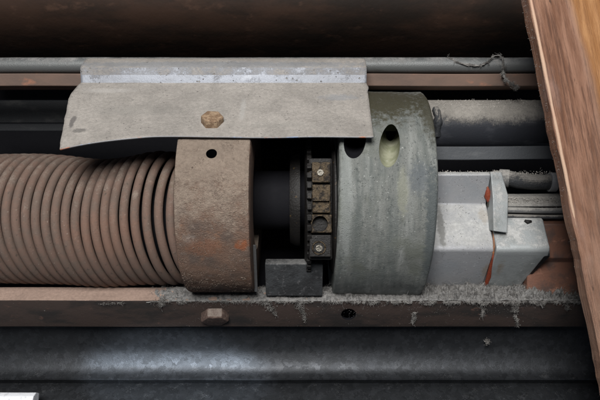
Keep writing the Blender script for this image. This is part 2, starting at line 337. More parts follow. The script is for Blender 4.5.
# ------------------------------------------------------------------ conduit, brown bar
pc = at(300, 65.2, -.035)
tag(link('conduit_pipe', tube([Vector((-.42+i*.03, pc.y+.0006*noise.noise(Vector((i*.5, 0, 0))), pc.z+.0006*noise.noise(Vector((i*.5, 3, 0))))) for i in range(29)], .0081, 32), M['pipe'], smooth=60),
    'thin grey conduit pipe running along the top above the reddish bar', 'pipe')
tag(link('brown_flat_bar', prism([yz(73.5, -.030), yz(86, -.034), yz(90, -.058), yz(77, -.058)], -.42, .46, 40, .0006, 8), M['bar'], bevel=.0008),
    'reddish brown flat steel bar just under the grey conduit', 'bar')

# ------------------------------------------------------------------ cover plate
AX_W = -.01
def plate():
    # cross-section (u, w): hook over conduit, upright band, dusty apron
    P = [(.1425, -.060), (.1452, -.050), (.1463, -.040), (.1462, -.030), (.1450, -.022), (.1425, -.013), (.1385, -.0055), (.1345, -.0005), (.1325, .0020), (.1308, .0034), (.1240, .0040), (.1175, .0036), (.1158, .0036), (.1150, .0041)]
    A0 = Vector((.1150, .0041)); A1 = Vector((.0552, .0683))
    n = 26
    for i in range(1, n+1): P.append(tuple(A0.lerp(A1, i/n)))
    nA = len(P)-1-n; P = [Vector(p) for p in P]
    nx = 110; bm = bmesh.new(); G = []
    for j, p in enumerate(P):
        t = max(0, (j-nA)/n)
        xl = -.2175-.001*noise.noise(Vector((j*.4, 0, 0)))
        if t > 0: xl += .0009 - .0055*min(1, t/.22)**.6 + (.0100*max(0, (t-.3)/.7))
        xr = .0660 + (-.0006*t) + (.0012 if .05 < t < .12 else 0) + .0002*noise.noise(Vector((j*.7, 5, 0)))
        row = []
        for i in range(nx+1):
            s = i/nx; x = xl+(xr-xl)*s
            q = p.copy()
            if t > 0:
                nrm = Vector((.732, .682))
                left = max(0, 1-(x-xl)/.085)
                q += nrm*(.0022*noise.noise(Vector((x*14, t*2, 2))))*t
                q += Vector((-.0115, .0035))*(left**1.7)*(t**2.2)          # bent-down corner
            else: q += Vector((.0004*noise.noise(Vector((x*20, j, 3))), 0))
            row.append(bm.verts.new(uw(x, q.x, q.y)))
        G.append(row)
    for a, c in zip(G, G[1:]):
        for i in range(nx): bm.faces.new((a[i], a[i+1], c[i+1], c[i]))
    return bm
cpl = link('cover_plate', plate(), [M['plate'], M['edge']], smooth=22, keep=True)
sol = cpl.modifiers.new('thick', 'SOLIDIFY'); sol.thickness = .0017; sol.offset = -1; sol.material_offset_rim = 1
tag(cpl, 'pale dusty bent sheet metal plate hooked over the conduit, bolted on the rusty collar', 'cover plate')
PN = uw(0, .732, .682)
bc = uw(0, 0, 0) + at(212.5, 124.5, .0533)
bt = link('hex_bolt', hexbolt(bc + PN*.0012, (PN+RT*.08+UP*.12).normalized(), .30, .0104, .0082), M['bolt'], cpl, bevel=.0007)

# ------------------------------------------------------------------ collar
CR = .0925
def x_at(px, w): return (px-300)*(D-w)/F
cx0, cx1 = x_at(173.5, .08), x_at(249.5, .08)
o = empty('bearing_collar', uw((cx0+cx1)/2, -.092, AX_W))
tag(o, 'rust brown gritty round collar with small hole, between the spring and the dark gap', 'collar')
bm = lathe(0, AX_W, [(cx0+.0022, CR), (cx0+.0008, CR-.0006), (cx0, CR-.003), (cx0, .05), (cx1, .05), (cx1, CR-.003), (cx1-.0008, CR-.0006), (cx1-.0022, CR)] + [(cx1-.0022-(cx1-cx0-.0044)*i/50, CR) for i in range(1, 50)], 300)
for v in bm.verts:
    n_ = noise.noise(v.co*60)*.0006+noise.noise(v.co*260)*.00035
    rad = Vector((0, v.co.y, v.co.z))-uw(0, 0, AX_W); v.co += rad.normalized()*n_
col_o = link('collar_body', bm, M['collar'], o, smooth=45)
hp = at(211.5, 153.5, 0); hd = Vector((0, 0, 0))
def hit(px, py, R, u0=0, w0=AX_W):     # where a sight line meets the round surface
    lo, hi = w0, w0+R*1.05
    best = None
    for i in range(4000):
        w = hi-(hi-lo)*i/4000; k = (D-w)/F; u = (200-py)*k
        if (u-u0)**2+(w-w0)**2 <= R*R: return uw((px-300)*k, u, w), (u, w)
    return at(px, py, lo), (0, lo)
h, (hu, hw) = hit(211.5, 153.5, CR)
nr = uw(0, hu, hw-AX_W).normalized()
cut(col_o, cyl(h-nr*.03, h+nr*.02, .0049, seg=32), M['black'])
rg_ = random.Random(5); bm = bmesh.new()
for k in range(9000):
    x = rg_.uniform(cx0+.002, cx1-.002); a = rg_.uniform(-1.5, .75)
    c = uw(x, CR*math.sin(a), AX_W+CR*math.cos(a))
    if noise.noise(c*55)+.6*noise.noise(c*170) < -.05+.25*(a > .2) or (c-h).length < .0056: continue
    rr = rg_.uniform(.0001, .0004)*(1+.6*(rg_.random() > .93)); v = [bm.verts.new(c+uw(0, math.sin(a), math.cos(a))*.0002+Vector(q)*rr*rg_.uniform(.6, 1.3)) for q in ((1, 0, 0), (-1, 0, 0), (0, 1, 0), (0, -1, 0), (0, 0, 1), (0, 0, -1))]
    for f in ((0, 2, 4), (2, 1, 4), (1, 3, 4), (3, 0, 4), (2, 0, 5), (1, 2, 5), (3, 1, 5), (0, 3, 5)): bm.faces.new([v[i] for i in f])
tag(link('grit', bm, M['collar'], o), kind='stuff')
# ------------------------------------------------------------------ coil spring
def spring():
    bm = bmesh.new(); pts = []
    x = -.40; th = 0; seg = 96; pitch = .0093
    X1 = cx0+.002
    while x < X1:
        px_eq = 300+x*F/(D-.035)
        g = math.exp(-((px_eq-82)/38)**2); g2 = math.exp(-((px_eq-148)/24)**2)
        R = .0628 + .0028*g2 + .0012*math.exp(-((px_eq-10)/50)**2)
        cu = -.0195 - .0046*g + .0012*g2; cw = -.030+.003*g2
        a = th
        sn = math.sin(a); lean = -.0085*(.6*sn-.4*(math.sqrt(sn*sn+.12)-.346))
        xx = x + lean - .0112*(math.cos(a)-.25) + .0006*noise.noise(Vector((x*70, math.sin(a), math.cos(a))))
        pts.append(uw(xx, cu+R*math.sin(a), cw+R*math.cos(a)))
        th += 2*PI/seg
        pt = pitch*(1+ (.16 if px_eq > 128 else 0) + .05*noise.noise(Vector((x*40, 0, 0))))
        x += pt/seg
    return tube(pts, .00425, 14, bm)
tag(link('coil_spring', spring(), M['spring'], smooth=180), 'big rusty brown torsion spring with tight coils on the left', 'spring')
tag(link('spring_core_tube', cyl(uw(-.42, -.02, -.03), uw(cx0-.001, -.02, -.03), .054, seg=64), M['black'], smooth=40), 'black inner tube inside the rusty coil spring', 'tube')

# ------------------------------------------------------------------ inner shaft with coupling in the dark gap
o = empty('drive_shaft', uw(-.02, -.05, AX_W))
tag(o, 'greasy black shaft in the dark gap between rusty collar and grey ring', 'shaft')
link('shaft_rod', cyl(uw(cx1-.02, .0, AX_W-.01), uw(.05, .0, AX_W-.01), .030, seg=64), M['black'], o, smooth=40)
link('bearing_flange', lathe(.0, AX_W-.01, [(-.010, .044), (-.004, .047), (.000, .047), (.000, .031), (-.010, .031)], 96), M['grease'], o, smooth=30)
bm = lathe(-.006, AX_W, [(.0045, .058), (.0062, .062), (.0115, .062), (.0115, .030), (.0045, .030)], 96)
link('chain_sprocket', bm, M['grease'], o, smooth=30)
bm = bmesh.new()
for i in range(44):
    a = 2*PI*i/44
    c = uw(.0085, -.006+.0655*math.sin(a), AX_W+.0655*math.cos(a)); t_ = uw(0, math.cos(a), -math.sin(a)); r_ = uw(0, math.sin(a), math.cos(a))
    box(c, .0022, .0028, .0045, bm, (RT, t_, r_))
link('sprocket_teeth', bm, M['grease'], o, bevel=.0006)
bm = lathe(-.006, AX_W, [(.0300, .064), (.0318, .067), (.0335, .067), (.0335, .03), (.0300, .03)], 96)
link('side_disc', bm, M['grease'], o, smooth=30)
# terminal carrier: greasy block wrapped with brass links
o = empty('link_block', at(320, 257, .04))
tag(o, 'narrow dirty brass and black link block with screws beside the grey ring', 'link block')
def facep(px, py, w): return at(px, py, w)
def slab(px0, px1, py0, py1, wf, th, m, name, parent, bev=.0008, cuts=()):
    a = at((px0+px1)/2, (py0+py1)/2, wf); k = (D-wf)/F
    q = link(name, box(a-BK*th/2, (px1-px0)/2*k, (py1-py0)/2*k, th/2), m, parent)
    b = q.modifiers.new('bevel', 'BEVEL'); b.width = bev; b.segments = 2; b.limit_method = 'ANGLE'; b.angle_limit = math.radians(40)
    for (cx, cy, kind, r) in cuts:
        c = at(cx, cy, wf)
        if kind == 'o': cut(q, cyl(c-BK*.009, c+BK*.006, r, seg=28), M['black'])  # round hole walls painted black as shade inside the eye
        else: cut(q, box(c, r[0], r[1], .004))
    return q
slab(308.5, 332.5, 158, 260, .046, .03, M['grease'], 'carrier', o, .002)
l1 = slab(312, 330.5, 162, 182.5, .0535, .009, M['brass'], 'upper_link', o)
l2 = slab(312, 330.5, 184.5, 213, .0525, .009, M['brass'], 'recessed_link', o, .0008, ((321, 206.5, 'b', (.0078, .0052)),))
l3 = slab(310.5, 332, 214.5, 233, .0545, .012, M['brass'], 'eye_link', o, .001, ((320, 223.8, 'o', .0072),))
l4 = slab(309.5, 331, 235, 257, .0535, .010, M['grease'], 'lower_link', o)
for (px, py, r) in ((320.3, 172.5, .0036), (319, 248, .0040)):
    c = at(px, py, .0538); bm = cyl(c-BK*.002, c+BK*.0014, r, r*.8, 24)
    s_ = link('screw', bm, M['screw'], l1 if py < 200 else l4, smooth=40)
    cut(s_, cyl(c+BK*.0002, c+BK*.004, r*.38, seg=6))
c = at(319, 248, .0537); bm = bmesh.new()
pts = [c+(RT*math.cos(t)+UP*math.sin(t))*.0058 for t in [2*PI*i/24 for i in range(24)]]
tube(pts+[pts[0]], .0008, 6, bm); link('washer', bm, M['brass'], l4, smooth=180)

# dark grey block under the gap
o = tag(link('support_block', prism([yz(259, .012), yz(264, .022), yz(296, .004), yz(296, -.03), yz(259, -.02)], x_at(265, .02), x_at(323, .02)), M['block'], bevel=.0012),
        'dark grey steel block under the dark gap beside the ring', 'block')
tag(link('spacer_strip', prism([yz(245, .040), yz(292, .015), yz(292, .008), yz(245, .033)], x_at(253.3, .03), x_at(256.5, .03), 6, .001, 4), M['rod'], bevel=.0004),
    'thin pale strip standing against the dark side of the rusty collar', 'strip')
tag(link('inner_casing', prism([yz(60, -.12), yz(310, -.13), yz(310, -.16), yz(60, -.15)], x_at(246, -.12), x_at(350, -.12)), M['black']),
    'black casing wall at the back of the gap between collar and ring', 'casing')

# ------------------------------------------------------------------ grey ring
RR = .1080; RU = .0062; RW = -.041; rx0, rx1 = x_at(338.6, .062), x_at(437.5, .062)
o = empty('motor_ring', uw((rx0+rx1)/2, RU-RR, RW))
tag(o, 'large corroded grey green metal ring with an oval hole, right of the dark gap', 'ring')
bm = lathe(RU, RW, [(rx0+.0012, RR), (rx0, RR-.0014), (rx0, RR-.038), (rx1, RR-.038), (rx1, RR-.0030), (rx1-.0010, RR-.0009), (rx1-.0025, RR)] + [(rx1-.0025-(rx1-rx0-.0037)*i/50, RR) for i in range(1, 50)], 320)
for v in bm.verts:
    n_ = noise.noise(v.co*45)*.0007+noise.noise(v.co*200)*.0002
    rad = Vector((0, v.co.y, v.co.z))-uw(0, RU, RW); v.co += rad.normalized()*n_
rot = Matrix.Translation(uw(0, RU, 0)) @ Matrix.Rotation(-math.radians(1.6), 4, -BK) @ Matrix.Translation(-uw(0, RU, 0))
pivot = uw((rx0+rx1)/2, RU, 0)
rot = Matrix.Translation(pivot) @ Matrix.Rotation(math.radians(1.3), 4, -BK) @ Matrix.Translation(-pivot)
bmesh.ops.transform(bm, matrix=rot, verts=bm.verts)
ring = link('ring_body', bm, M['ring'], o, smooth=40)
def hole(px, py, rx, rlen, ax=None):
    h, (hu, hw) = hit(px, py, RR, RU, RW); aim = (BK*.89-UP*.44-RT*.16).normalized(); tn = aim.cross(RT).normalized()
    bm = bmesh.new(); seg = 48
    R = []
    for t in (-.075, .04):
        R.append([bm.verts.new(h+aim*t+RT*math.cos(2*PI*i/seg)*rx+tn*math.sin(2*PI*i/seg)*rlen) for i in range(seg)])
    for i in range(seg): bm.faces.new((R[0][i], R[0][(i+1) % seg], R[1][(i+1) % seg], R[1][i]))
    bm.faces.new(R[0]); bm.faces.new(R[1][::-1]); return bm
cut(ring, hole(389.5, 147.0, .0094, .0142), M['holein'])
cut(ring, hole(355, 140, .0100, .0125), M['black'])  # walls painted black for the shade under the plate edge
# round-bottomed hub plate closing ring end toward the gearbox
link('ring_web', lathe(RU, RW, [(rx1-.03, RR-.0385), (rx1-.03, .03), (rx1-.024, .03), (rx1-.024, RR-.0385)], 96), M['black'], o, smooth=30)

# ------------------------------------------------------------------ gearbox (cast aluminium)
gx0, gxs, gx1 = x_at(430, 0.0080), x_at(493.5, 0.0180), x_at(549.5, 0.0230)
o = empty('gear_housing', at(493, 292, 0.0080))
tag(o, 'silver grey cast aluminium gear housing with red sealant streak right of the ring', 'gear housing')
body = [yz(172, .004), yz(174.5, .0100), yz(204, -.0052), yz(206.5, -.0030), yz(246.5, .0215), yz(251, .0215), yz(293, -.0260), yz(293, -.06), yz(172, -.05)]
def fw(y):                      # front surface of the main casting
    P = [(172, .004), (174.5, .0100), (204, -.0052), (206.5, -.0030), (246.5, .0215), (251, .0215), (293, -.0260)]
    for (a, b), (c_, d_) in zip(P, P[1:]):
        if a <= y <= c_: return b+(d_-b)*(y-a)/(c_-a)
    return P[-1][1]
gb = link('main_casting', prism(body, gx0, gxs, 1), M['alu'], o, bevel=.0016)
cap_prof = [yz(217, .004), yz(219.5, .0085), yz(247, .0248), yz(251.5, .0245), yz(255.5, .0200), yz(256.5, .0188), yz(294, -.0235), yz(294, -.05), yz(217, -.042)]
bm = prism(cap_prof, gxs+.0006, gx1, 1)
for v in bm.verts:            # end tapers inward below the shoulder
    if v.co.x > gx1-.001:
        u = v.co.dot(UP)
        if u < -.0545: v.co.x -= .0022+.0115*min(1, (-.0545-u)/.038)
        if v.co.dot(BK) < 0: v.co.x -= .004
link('end_cap', bm, M['alud'], o, bevel=.0018)
# lug
def outline_prism(pts, wf, th):
    bm = bmesh.new(); A = [bm.verts.new(at(x, y, w)) for (x, y, w) in pts]; B = [bm.verts.new(at(x, y, w)-BK*th) for (x, y, w) in pts]
    for i in range(len(pts)):
        j = (i+1) % len(pts); bm.faces.new((A[i], A[j], B[j], B[i]))
    bm.faces.new(A); bm.faces.new(B[::-1]); return bm
lug = link('bolt_lug', outline_prism([(490.5, 171.5, .004), (501.5, 171.5, .002), (508.5, 196, .008), (507.5, 233, .024), (493.5, 231, .026), (493, 198, .012)], 0, .020), M['alud'], o, bevel=.0010)
c = at(490.8, 204.5, .0015)
axh = (BK*.75-RT*.65).normalized()
sc = link('lug_screw', cyl(c-axh*.006, c+axh*.0012, .0042, .0036, 20), M['screw'], lug, smooth=40)
link('seam', tube([at(x, y, fw(y)+.0008) for (x, y) in ((487.5, 187), (488.2, 194), (489, 200), (491, 212), (492.6, 224), (493.6, 236), (494.0, 246), (493.4, 253), (492, 262), (489.8, 275), (487, 291))], .0010, 6), M['seam'], o, smooth=180)
def blob(pts, r, rf): return tube([Vector(p) for p in pts], r, 10, rf=rf)
link('sealant_bead', blob([at(x, y, fw(y)+.0012) for (x, y) in ((487.8, 186.5), (488.0, 191), (487.6, 196), (489.0, 201), (489.8, 207), (491.2, 216), (492.4, 226))], .0026, lambda t: .28+.95*math.exp(-((t-.32)/.2)**2)+.15*math.sin(t*40) if t > .02 else .12), M['seal'], o, smooth=180)
link('sealant_run', blob([at(x, y, fw(y)+.0016) for (x, y) in ((493.4, 254), (492.3, 260), (491.3, 264), (490.5, 268), (489.0, 276), (487.2, 281), (486.0, 286), (484.6, 291))], .0026, lambda t: .22+.7*min(1, t*1.8)+.12*math.sin(t*23)), M['seal'], o, smooth=180)
# small chip on the cap
link('cap_nub', blob([at(524.5, 220.5, 0.0100), at(527.5, 222, 0.0110), at(531.5, 221.3, 0.0110)], .0019, lambda t: .6+.6*math.sin(PI*t)), M['grease'], o, smooth=180)

# ------------------------------------------------------------------ motor tube etc. (right, behind)
o = empty('motor_tube', at(490, 150, -.06))
tag(o, 'black round motor tube with pale dust on top, right of the ring', 'motor')
mc = at(300, 124.3, -.058); MU = mc.dot(UP); MW = mc.dot(BK)
link('tube_body', lathe(MU, MW, [(.118, .0245), (.1195, .0262)]+[(.125+i*.02, .0262) for i in range(12)]+[(.35, .005), (.118, .005)], 96), M['motor'], o, smooth=35)
cb = at(437, 118, -.03)
bm = tube([at(434.5, 108.5, -.034), at(436.5, 112, -.031), at(438, 116.5, -.029), at(438.3, 121, -.029), at(437.2, 125, -.030), at(437.8, 130, -.033), at(436, 134, -.037)], .0052, 14, rf=lambda t: .75+.55*noise.noise(Vector((t*5.5, 3, 1))))
for v in bm.verts: v.co += Vector((noise.noise(v.co*300), noise.noise(v.co*300+Vector((9, 0, 0))), noise.noise(v.co*300+Vector((0, 9, 0)))))*.0022
link('end_bracket', bm, M['hose'], o, smooth=50)
tag(link('flat_bar', prism([yz(146.5, -.028), yz(159.5, -.030), yz(160, -.045), yz(146, -.045)], x_at(425, -.03), .36, 20, .0008, 2), M['flat'], bevel=.0007), 'dark grey flat bar just below the black motor tube', 'bar')
o = empty('rubber_hose', at(530, 187, -.01))
tag(o, 'short dusty black hose with a pale clamp beside the timber beam', 'hose')
hp_ = [at(x, y, w) for (x, y, w) in ((478, 181, -.03), (492, 178.5, -.024), (505, 177.5, -.02), (518, 180.5, -.016), (532, 182, -.014), (546, 182.2, -.014), (558, 182.5, -.014), (580, 184, -.014), (620, 188, -.016))]
link('hose_body', tube(hp_, .0078, 24, rf=lambda t: 1+.10*math.sin(t*140)*.3+.10*noise.noise(Vector((t*14, 0, 0)))), M['hose'], o, smooth=180)
link('hose_clamp', tube([at(549, 182, -.014), at(551, 182.1, -.014), at(555.5, 182.2, -.014)], .0098, 24), M['alu'], o, smooth=60)
link('hose_ferrule', tube([at(499, 178, -.022), at(509, 178.6, -.019)], .0092, 20), M['rod'], o, smooth=60)
bm = prism([yz(193.5, -.02), yz(196, -.008), yz(207, .002), yz(208, -.03)], x_at(500, 0), .30, 40, .0014, 12)
tag(link('dusty_channel', bm, M['rod'], bevel=.0022), 'flat dust-covered channel between the hose and the thin rod', 'channel')
for (py, w, r, lb, nm) in ((210.3, .006, .0029, 'thin dusty steel rod just above the gear housing end', 'upper'), (216.6, .004, .0023, 'thinner dark dusty rod directly behind the gear housing end cap', 'lower')):
    tag(link('steel_rod', tube([at(x, py+.5*math.sin(x*.06), w) for x in range(497, 640, 12)], r, 14), M['rod'] if nm == 'upper' else M['hose'], smooth=180), lb, 'rod')
tag(link('brown_bracket', prism([yz(219, -.004), yz(224, .006), yz(258, .006), yz(262, -.001), yz(300, -.004), yz(300, -.02), yz(219, -.02)], x_at(528, 0), .34), M['bracket'], bevel=.001),
    'reddish brown steel bracket between gear housing and timber beam', 'bracket')

# ------------------------------------------------------------------ lower angle rail
FB = Vector((0, )*3)
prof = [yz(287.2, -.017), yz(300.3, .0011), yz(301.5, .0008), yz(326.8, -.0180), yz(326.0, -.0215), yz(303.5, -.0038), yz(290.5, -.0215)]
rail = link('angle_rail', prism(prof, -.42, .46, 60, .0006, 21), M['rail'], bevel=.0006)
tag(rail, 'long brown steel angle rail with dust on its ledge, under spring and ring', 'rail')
DOWN = Vector((0, 0, -1)); OUT = Vector((0, -1, 0))
rc = at(348.5, 314.5, -.0085)
cut(rail, cyl(rc-OUT*.02, rc+OUT*.02, .0076, seg=28), M['black'])  # hole walls coloured black in place of shade
rb = at(215, 314.5, -.0080)
link('hex_bolt', hexbolt(rb, (OUT*.85+DOWN*.48+RT*.05), .10, .0142, .0080), M['railbolt'], rail, bevel=.0014)

# ------------------------------------------------------------------ galvanised channel below
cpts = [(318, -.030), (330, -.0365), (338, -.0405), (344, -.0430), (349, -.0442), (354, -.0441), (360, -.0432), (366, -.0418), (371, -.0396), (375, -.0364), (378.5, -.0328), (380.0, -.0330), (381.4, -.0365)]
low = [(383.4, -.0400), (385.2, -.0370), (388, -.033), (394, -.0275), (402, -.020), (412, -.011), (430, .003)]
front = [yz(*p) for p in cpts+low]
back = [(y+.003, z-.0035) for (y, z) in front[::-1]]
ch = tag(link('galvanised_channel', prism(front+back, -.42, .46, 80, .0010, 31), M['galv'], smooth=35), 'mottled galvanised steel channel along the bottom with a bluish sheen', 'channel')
tag(link('white_board', prism([yz(392.3, .000), yz(396, .006), yz(430, .024), yz(430, .0), yz(392.8, -.008)], -.42, x_at(36, .0), 60, .0022, 5), M['white'], bevel=.0008), 'bright white board edge at the bottom left corner', 'board')

# ------------------------------------------------------------------ timber beam (in front)
Wb = .12
A = at(528.5, 0, Wb); B = at(606.5, 390, Wb)
d = (A-B).normalized(); nrm = BK; side = d.cross(nrm).normalized()
if side.x < 0: side = -side
L = .46; mid = (A+B)/2
def tb():
    bm = bmesh.new(); W_, T_ = .16, .013
    nl = 60; secs = []
    for i in range(nl+1):
        z = -L/2+L*i/nl
        e = .0009*noise.noise(Vector((z*30, 0, 0)))+.0005*noise.noise(Vector((z*140, 0, 4)))
        sec = [(0+e, 0-.0), (.0012+e, .0010), (W_, .0010), (W_, -T_), (-.0005+e*1.5, -T_)]
        secs.append([bm.verts.new((x, y, z)) for (x, y) in sec])
    for a, c in zip(secs, secs[1:]):
        for j in range(5):
            f = bm.faces.new((a[j], a[(j+1) % 5], c[(j+1) % 5], c[j]))
    bm.faces.new(secs[0]); bm.faces.new(secs[-1][::-1])
    return bm
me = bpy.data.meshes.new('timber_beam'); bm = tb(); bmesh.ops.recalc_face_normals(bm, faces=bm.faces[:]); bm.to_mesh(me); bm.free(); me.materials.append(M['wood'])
beam = bpy.data.objects.new('timber_beam', me); COL.objects.link(beam)
beam.matrix_world = Matrix(((side.x, nrm.x, d.x, mid.x), (side.y, nrm.y, d.y, mid.y), (side.z, nrm.z, d.z, mid.z), (0, 0, 0, 1)))
beam['wp'] = (0, 0, 0)
tag(beam, 'worn reddish brown timber beam slanting across the right side in front', 'beam')
bs = []
for i in range(40):
    t = i/39; z = .235-t*.262; bs.append(Vector((.0016+.0004*noise.noise(Vector((t*20, 0, 0))), .0003, z)))
bm = tube(bs, .0019, 8, rf=lambda t: .75+.35*noise.noise(Vector((t*9, 2, 0)))+(0 if t < .97 else -.3))
me = bpy.data.meshes.new('bare_edge'); bm.to_mesh(me); bm.free(); me.materials.append(M['barewood'])
for p in me.polygons: p.use_smooth = True
e = bpy.data.objects.new('bare_edge', me); COL.objects.link(e); e.parent = beam
e['label'] = 'pale strip of bare wood along the beam edge'

# ------------------------------------------------------------------ lint and dust
rnd = random.Random(11)
def fibre(bm, p, n, stepl, r, d=None, grav=.0, curl=.9):
    d = d or Vector((rnd.gauss(0, 1), rnd.gauss(0, 1), abs(rnd.gauss(0, .6)))).normalized(); pts = [p.copy()]
    for i in range(n):
        d = (d+Vector((rnd.gauss(0, curl), rnd.gauss(0, curl), rnd.gauss(0, curl)-grav))*.55).normalized(); p = p+d*stepl; pts.append(p.copy())
    return tube(pts, r, 3, bm)
def grain(bm, p, r):
    v = [bm.verts.new(p+Vector(q)*r*rnd.uniform(.6, 1.3)) for q in ((1, 0, 0), (-1, 0, 0), (0, 1, 0), (0, -1, 0), (0, 0, 1), (0, 0, -1))]
    for f in ((0, 2, 4), (2, 1, 4), (1, 3, 4), (3, 0, 4), (2, 0, 5), (1, 2, 5), (3, 1, 5), (0, 3, 5)): bm.faces.new([v[i] for i in f])
fb, ff = at(300, 287.2, -.017), at(300, 300.3, .0011)
def ledge(px, t, h=0):                  # t 0 back edge .. 1 front edge
    p = fb.lerp(ff, t); w = p.dot(BK); return Vector((x_at(px, w), p.y, p.z+h))
def amount(px):
    n1 = noise.noise(Vector((px*.045, 1, 0))); n2 = noise.noise(Vector((px*.17, 4, 0)))
    if px < 150: return 0
    if px < 255: a = .26+.35*n1+.2*n2
    elif px < 340: a = .34+.35*n1+.2*n2
    elif px < 420: a = .60+.35*n1+.25*n2
    else: a = 1.0+.35*n1+.35*n2
    return max(.04, a)*min(1, (px-148)/16)
def lump(px, t):
    return max(0, .5+.55*noise.noise(Vector((px*.13, t*2.2, 0)))+.45*noise.noise(Vector((px*.42, t*5, 2))))
def dome(t): return math.sin(PI*min(1, max(0, (t+.06)/1.14)))**.6
def bed(x0, x1, nx, nt_):
    bm = bmesh.new(); G = []
    for i in range(nx+1):
        px = x0+(x1-x0)*i/nx; row = []; am = amount(px); edge = min(1, max(0, (px-x0)/34))
        for j in range(nt_+1):
            t = -.04+1.10*j/nt_
            n_ = lump(px, t)+.16*noise.noise(Vector((px*1.4, t*16, 2)))+.10*noise.noise(Vector((px*3.4, t*36, 2)))
            thin = (1-edge)*.0016+.0011*max(0, noise.noise(Vector((px*.12, t*3, 9))))*(1.3 if px < 340 else 0)
            row.append(bm.verts.new(ledge(px, t, (.0100*am*n_+.0007)*dome(t)-.0004-thin)))
        G.append(row)
    for a, c in zip(G, G[1:]):
        for j in range(nt_): bm.faces.new((a[j], c[j], c[j+1], a[j+1]))
    return bm
def face_pt(px, py):                    # on the rail's front face
    k_ = (py-301.5)/(326.8-301.5); w = .0008+(-.0180-.0008)*k_; return at(px, py, w)+OUT*.0006
def over(px):                           # how far the lint hangs over the ledge's front edge, in photo pixels
    return max(0, 1.2+5.5*noise.noise(Vector((px*.09, 11, 0)))+4*noise.noise(Vector((px*.35, 12, 0))))*min(1, amount(px)+.25)
tag(link('dust_bed', bed(146, 600, 1000, 30), M['lintdk'], smooth=180), kind='stuff', cat='dust', label='grey layer of dust lying on the ledge of the brown rail')
bm = bmesh.new()
for k in range(38000):
    px = rnd.uniform(150, 598); am = amount(px)
    if rnd.random() > am*.9: continue
    t = rnd.uniform(0, 1.03); l = lump(px, t)
    if rnd.random() > l+.15: continue
    p = ledge(px, t, .0100*am*l*dome(t)+rnd.uniform(-.0005, .0007))
    if k % 23 == 0: fibre(bm, p, rnd.randint(10, 22), rnd.uniform(.0006, .001), rnd.uniform(.00005, .00008), grav=.12, curl=.55)
    elif k % 4: fibre(bm, p, rnd.randint(7, 14), rnd.uniform(.00028, .0006), rnd.uniform(.00005, .0001), grav=.25, curl=1.5)
    else: grain(bm, p, rnd.uniform(.0002, .00062))
for k in range(9000):
    px = rnd.uniform(150, 598); o_ = over(px)
    if o_ <= .3 or rnd.random() > amount(px)+.2: continue
    p = face_pt(px, 300.8+o_*rnd.random()**1.3)+OUT*rnd.uniform(-.0004, .0016)*(1 if amount(px) > .5 else .5)
    if k % 2: fibre(bm, p, rnd.randint(5, 11), rnd.uniform(.0003, .0006), rnd.uniform(.00007, .00013), grav=.5, curl=1.6)
    else: grain(bm, p, rnd.uniform(.00025, .0007))
tag(link('lint_fluff', bm, M['lint']), kind='stuff', cat='lint', label='fluffy grey lint and fibres gathered along the rail ledge')
# tufts hanging over the rail face (each its own)
tufts = [(297, 300, 308, 325, .008, 'diagonal grey lint strand hanging over the rail below the dark block', 90),
         (266, 300, 276, 315, .012, 'loose wisp of lint on the rail face under the strip by the collar', 50),
         (163, 296, 160, 306, .006, 'small fuzzy lint clump over the rail edge left of the collar', 80),
         (124, 302, 100, 303, .016, 'sparse cobweb wisp on the rail face under the spring', 16),
         (481, 302, 482, 321, .0045, 'tight lint drip hanging below the red sealant run', 90),
         (513, 301, 517, 325, .008, 'longest lint beard on the rail at the right, below the housing end cap', 130),
         (414, 312, 413, 322, .0045, 'small lint ball stuck on the rail face below the ring corner', 60),
         (566, 304, 567, 308, .003, 'tiny lint tuft on the rail next to the timber beam', 40)]
for (x0, y0, x1, y1, spr, lb, n_) in tufts:
    bm = bmesh.new()
    sd = rnd.uniform(0, 50)
    for k in range(n_*5):
        t = rnd.random()**1.5
        if noise.noise(Vector((t*5, sd, 0))) < -.22: continue
        s_ = spr*(.16+.84*(1-t)**1.6) if y1-y0 > 12 else spr*.6
        p = face_pt(x0+(x1-x0)*t+2.6*noise.noise(Vector((t*3, sd, 3))), y0+(y1-y0)*t)+RT*rnd.gauss(0, s_*.30)+DOWN*rnd.gauss(0, .0007)+OUT*rnd.uniform(0, .0020)
        if k % 3 == 0: fibre(bm, p, rnd.randint(6, 14), .0005, rnd.uniform(.00007, .00012), grav=.5, curl=1.5)
        else: grain(bm, p, rnd.uniform(.0002, .00062))
    tag(link('lint_tuft', bm, M['lint']), lb, 'lint', 'lint tufts hanging over the rail')
bm = bmesh.new()
for k in range(45):
    p = at(487+rnd.gauss(0, 1.2), 342+rnd.gauss(0, 1.2), -.036); fibre(bm, p, 4, .0008, .00015); grain(bm, p, rnd.uniform(.0004, .0010))
tag(link('lint_tuft', bm, M['lint']), 'single lint speck on the dark galvanised channel under the sealant run', 'lint')
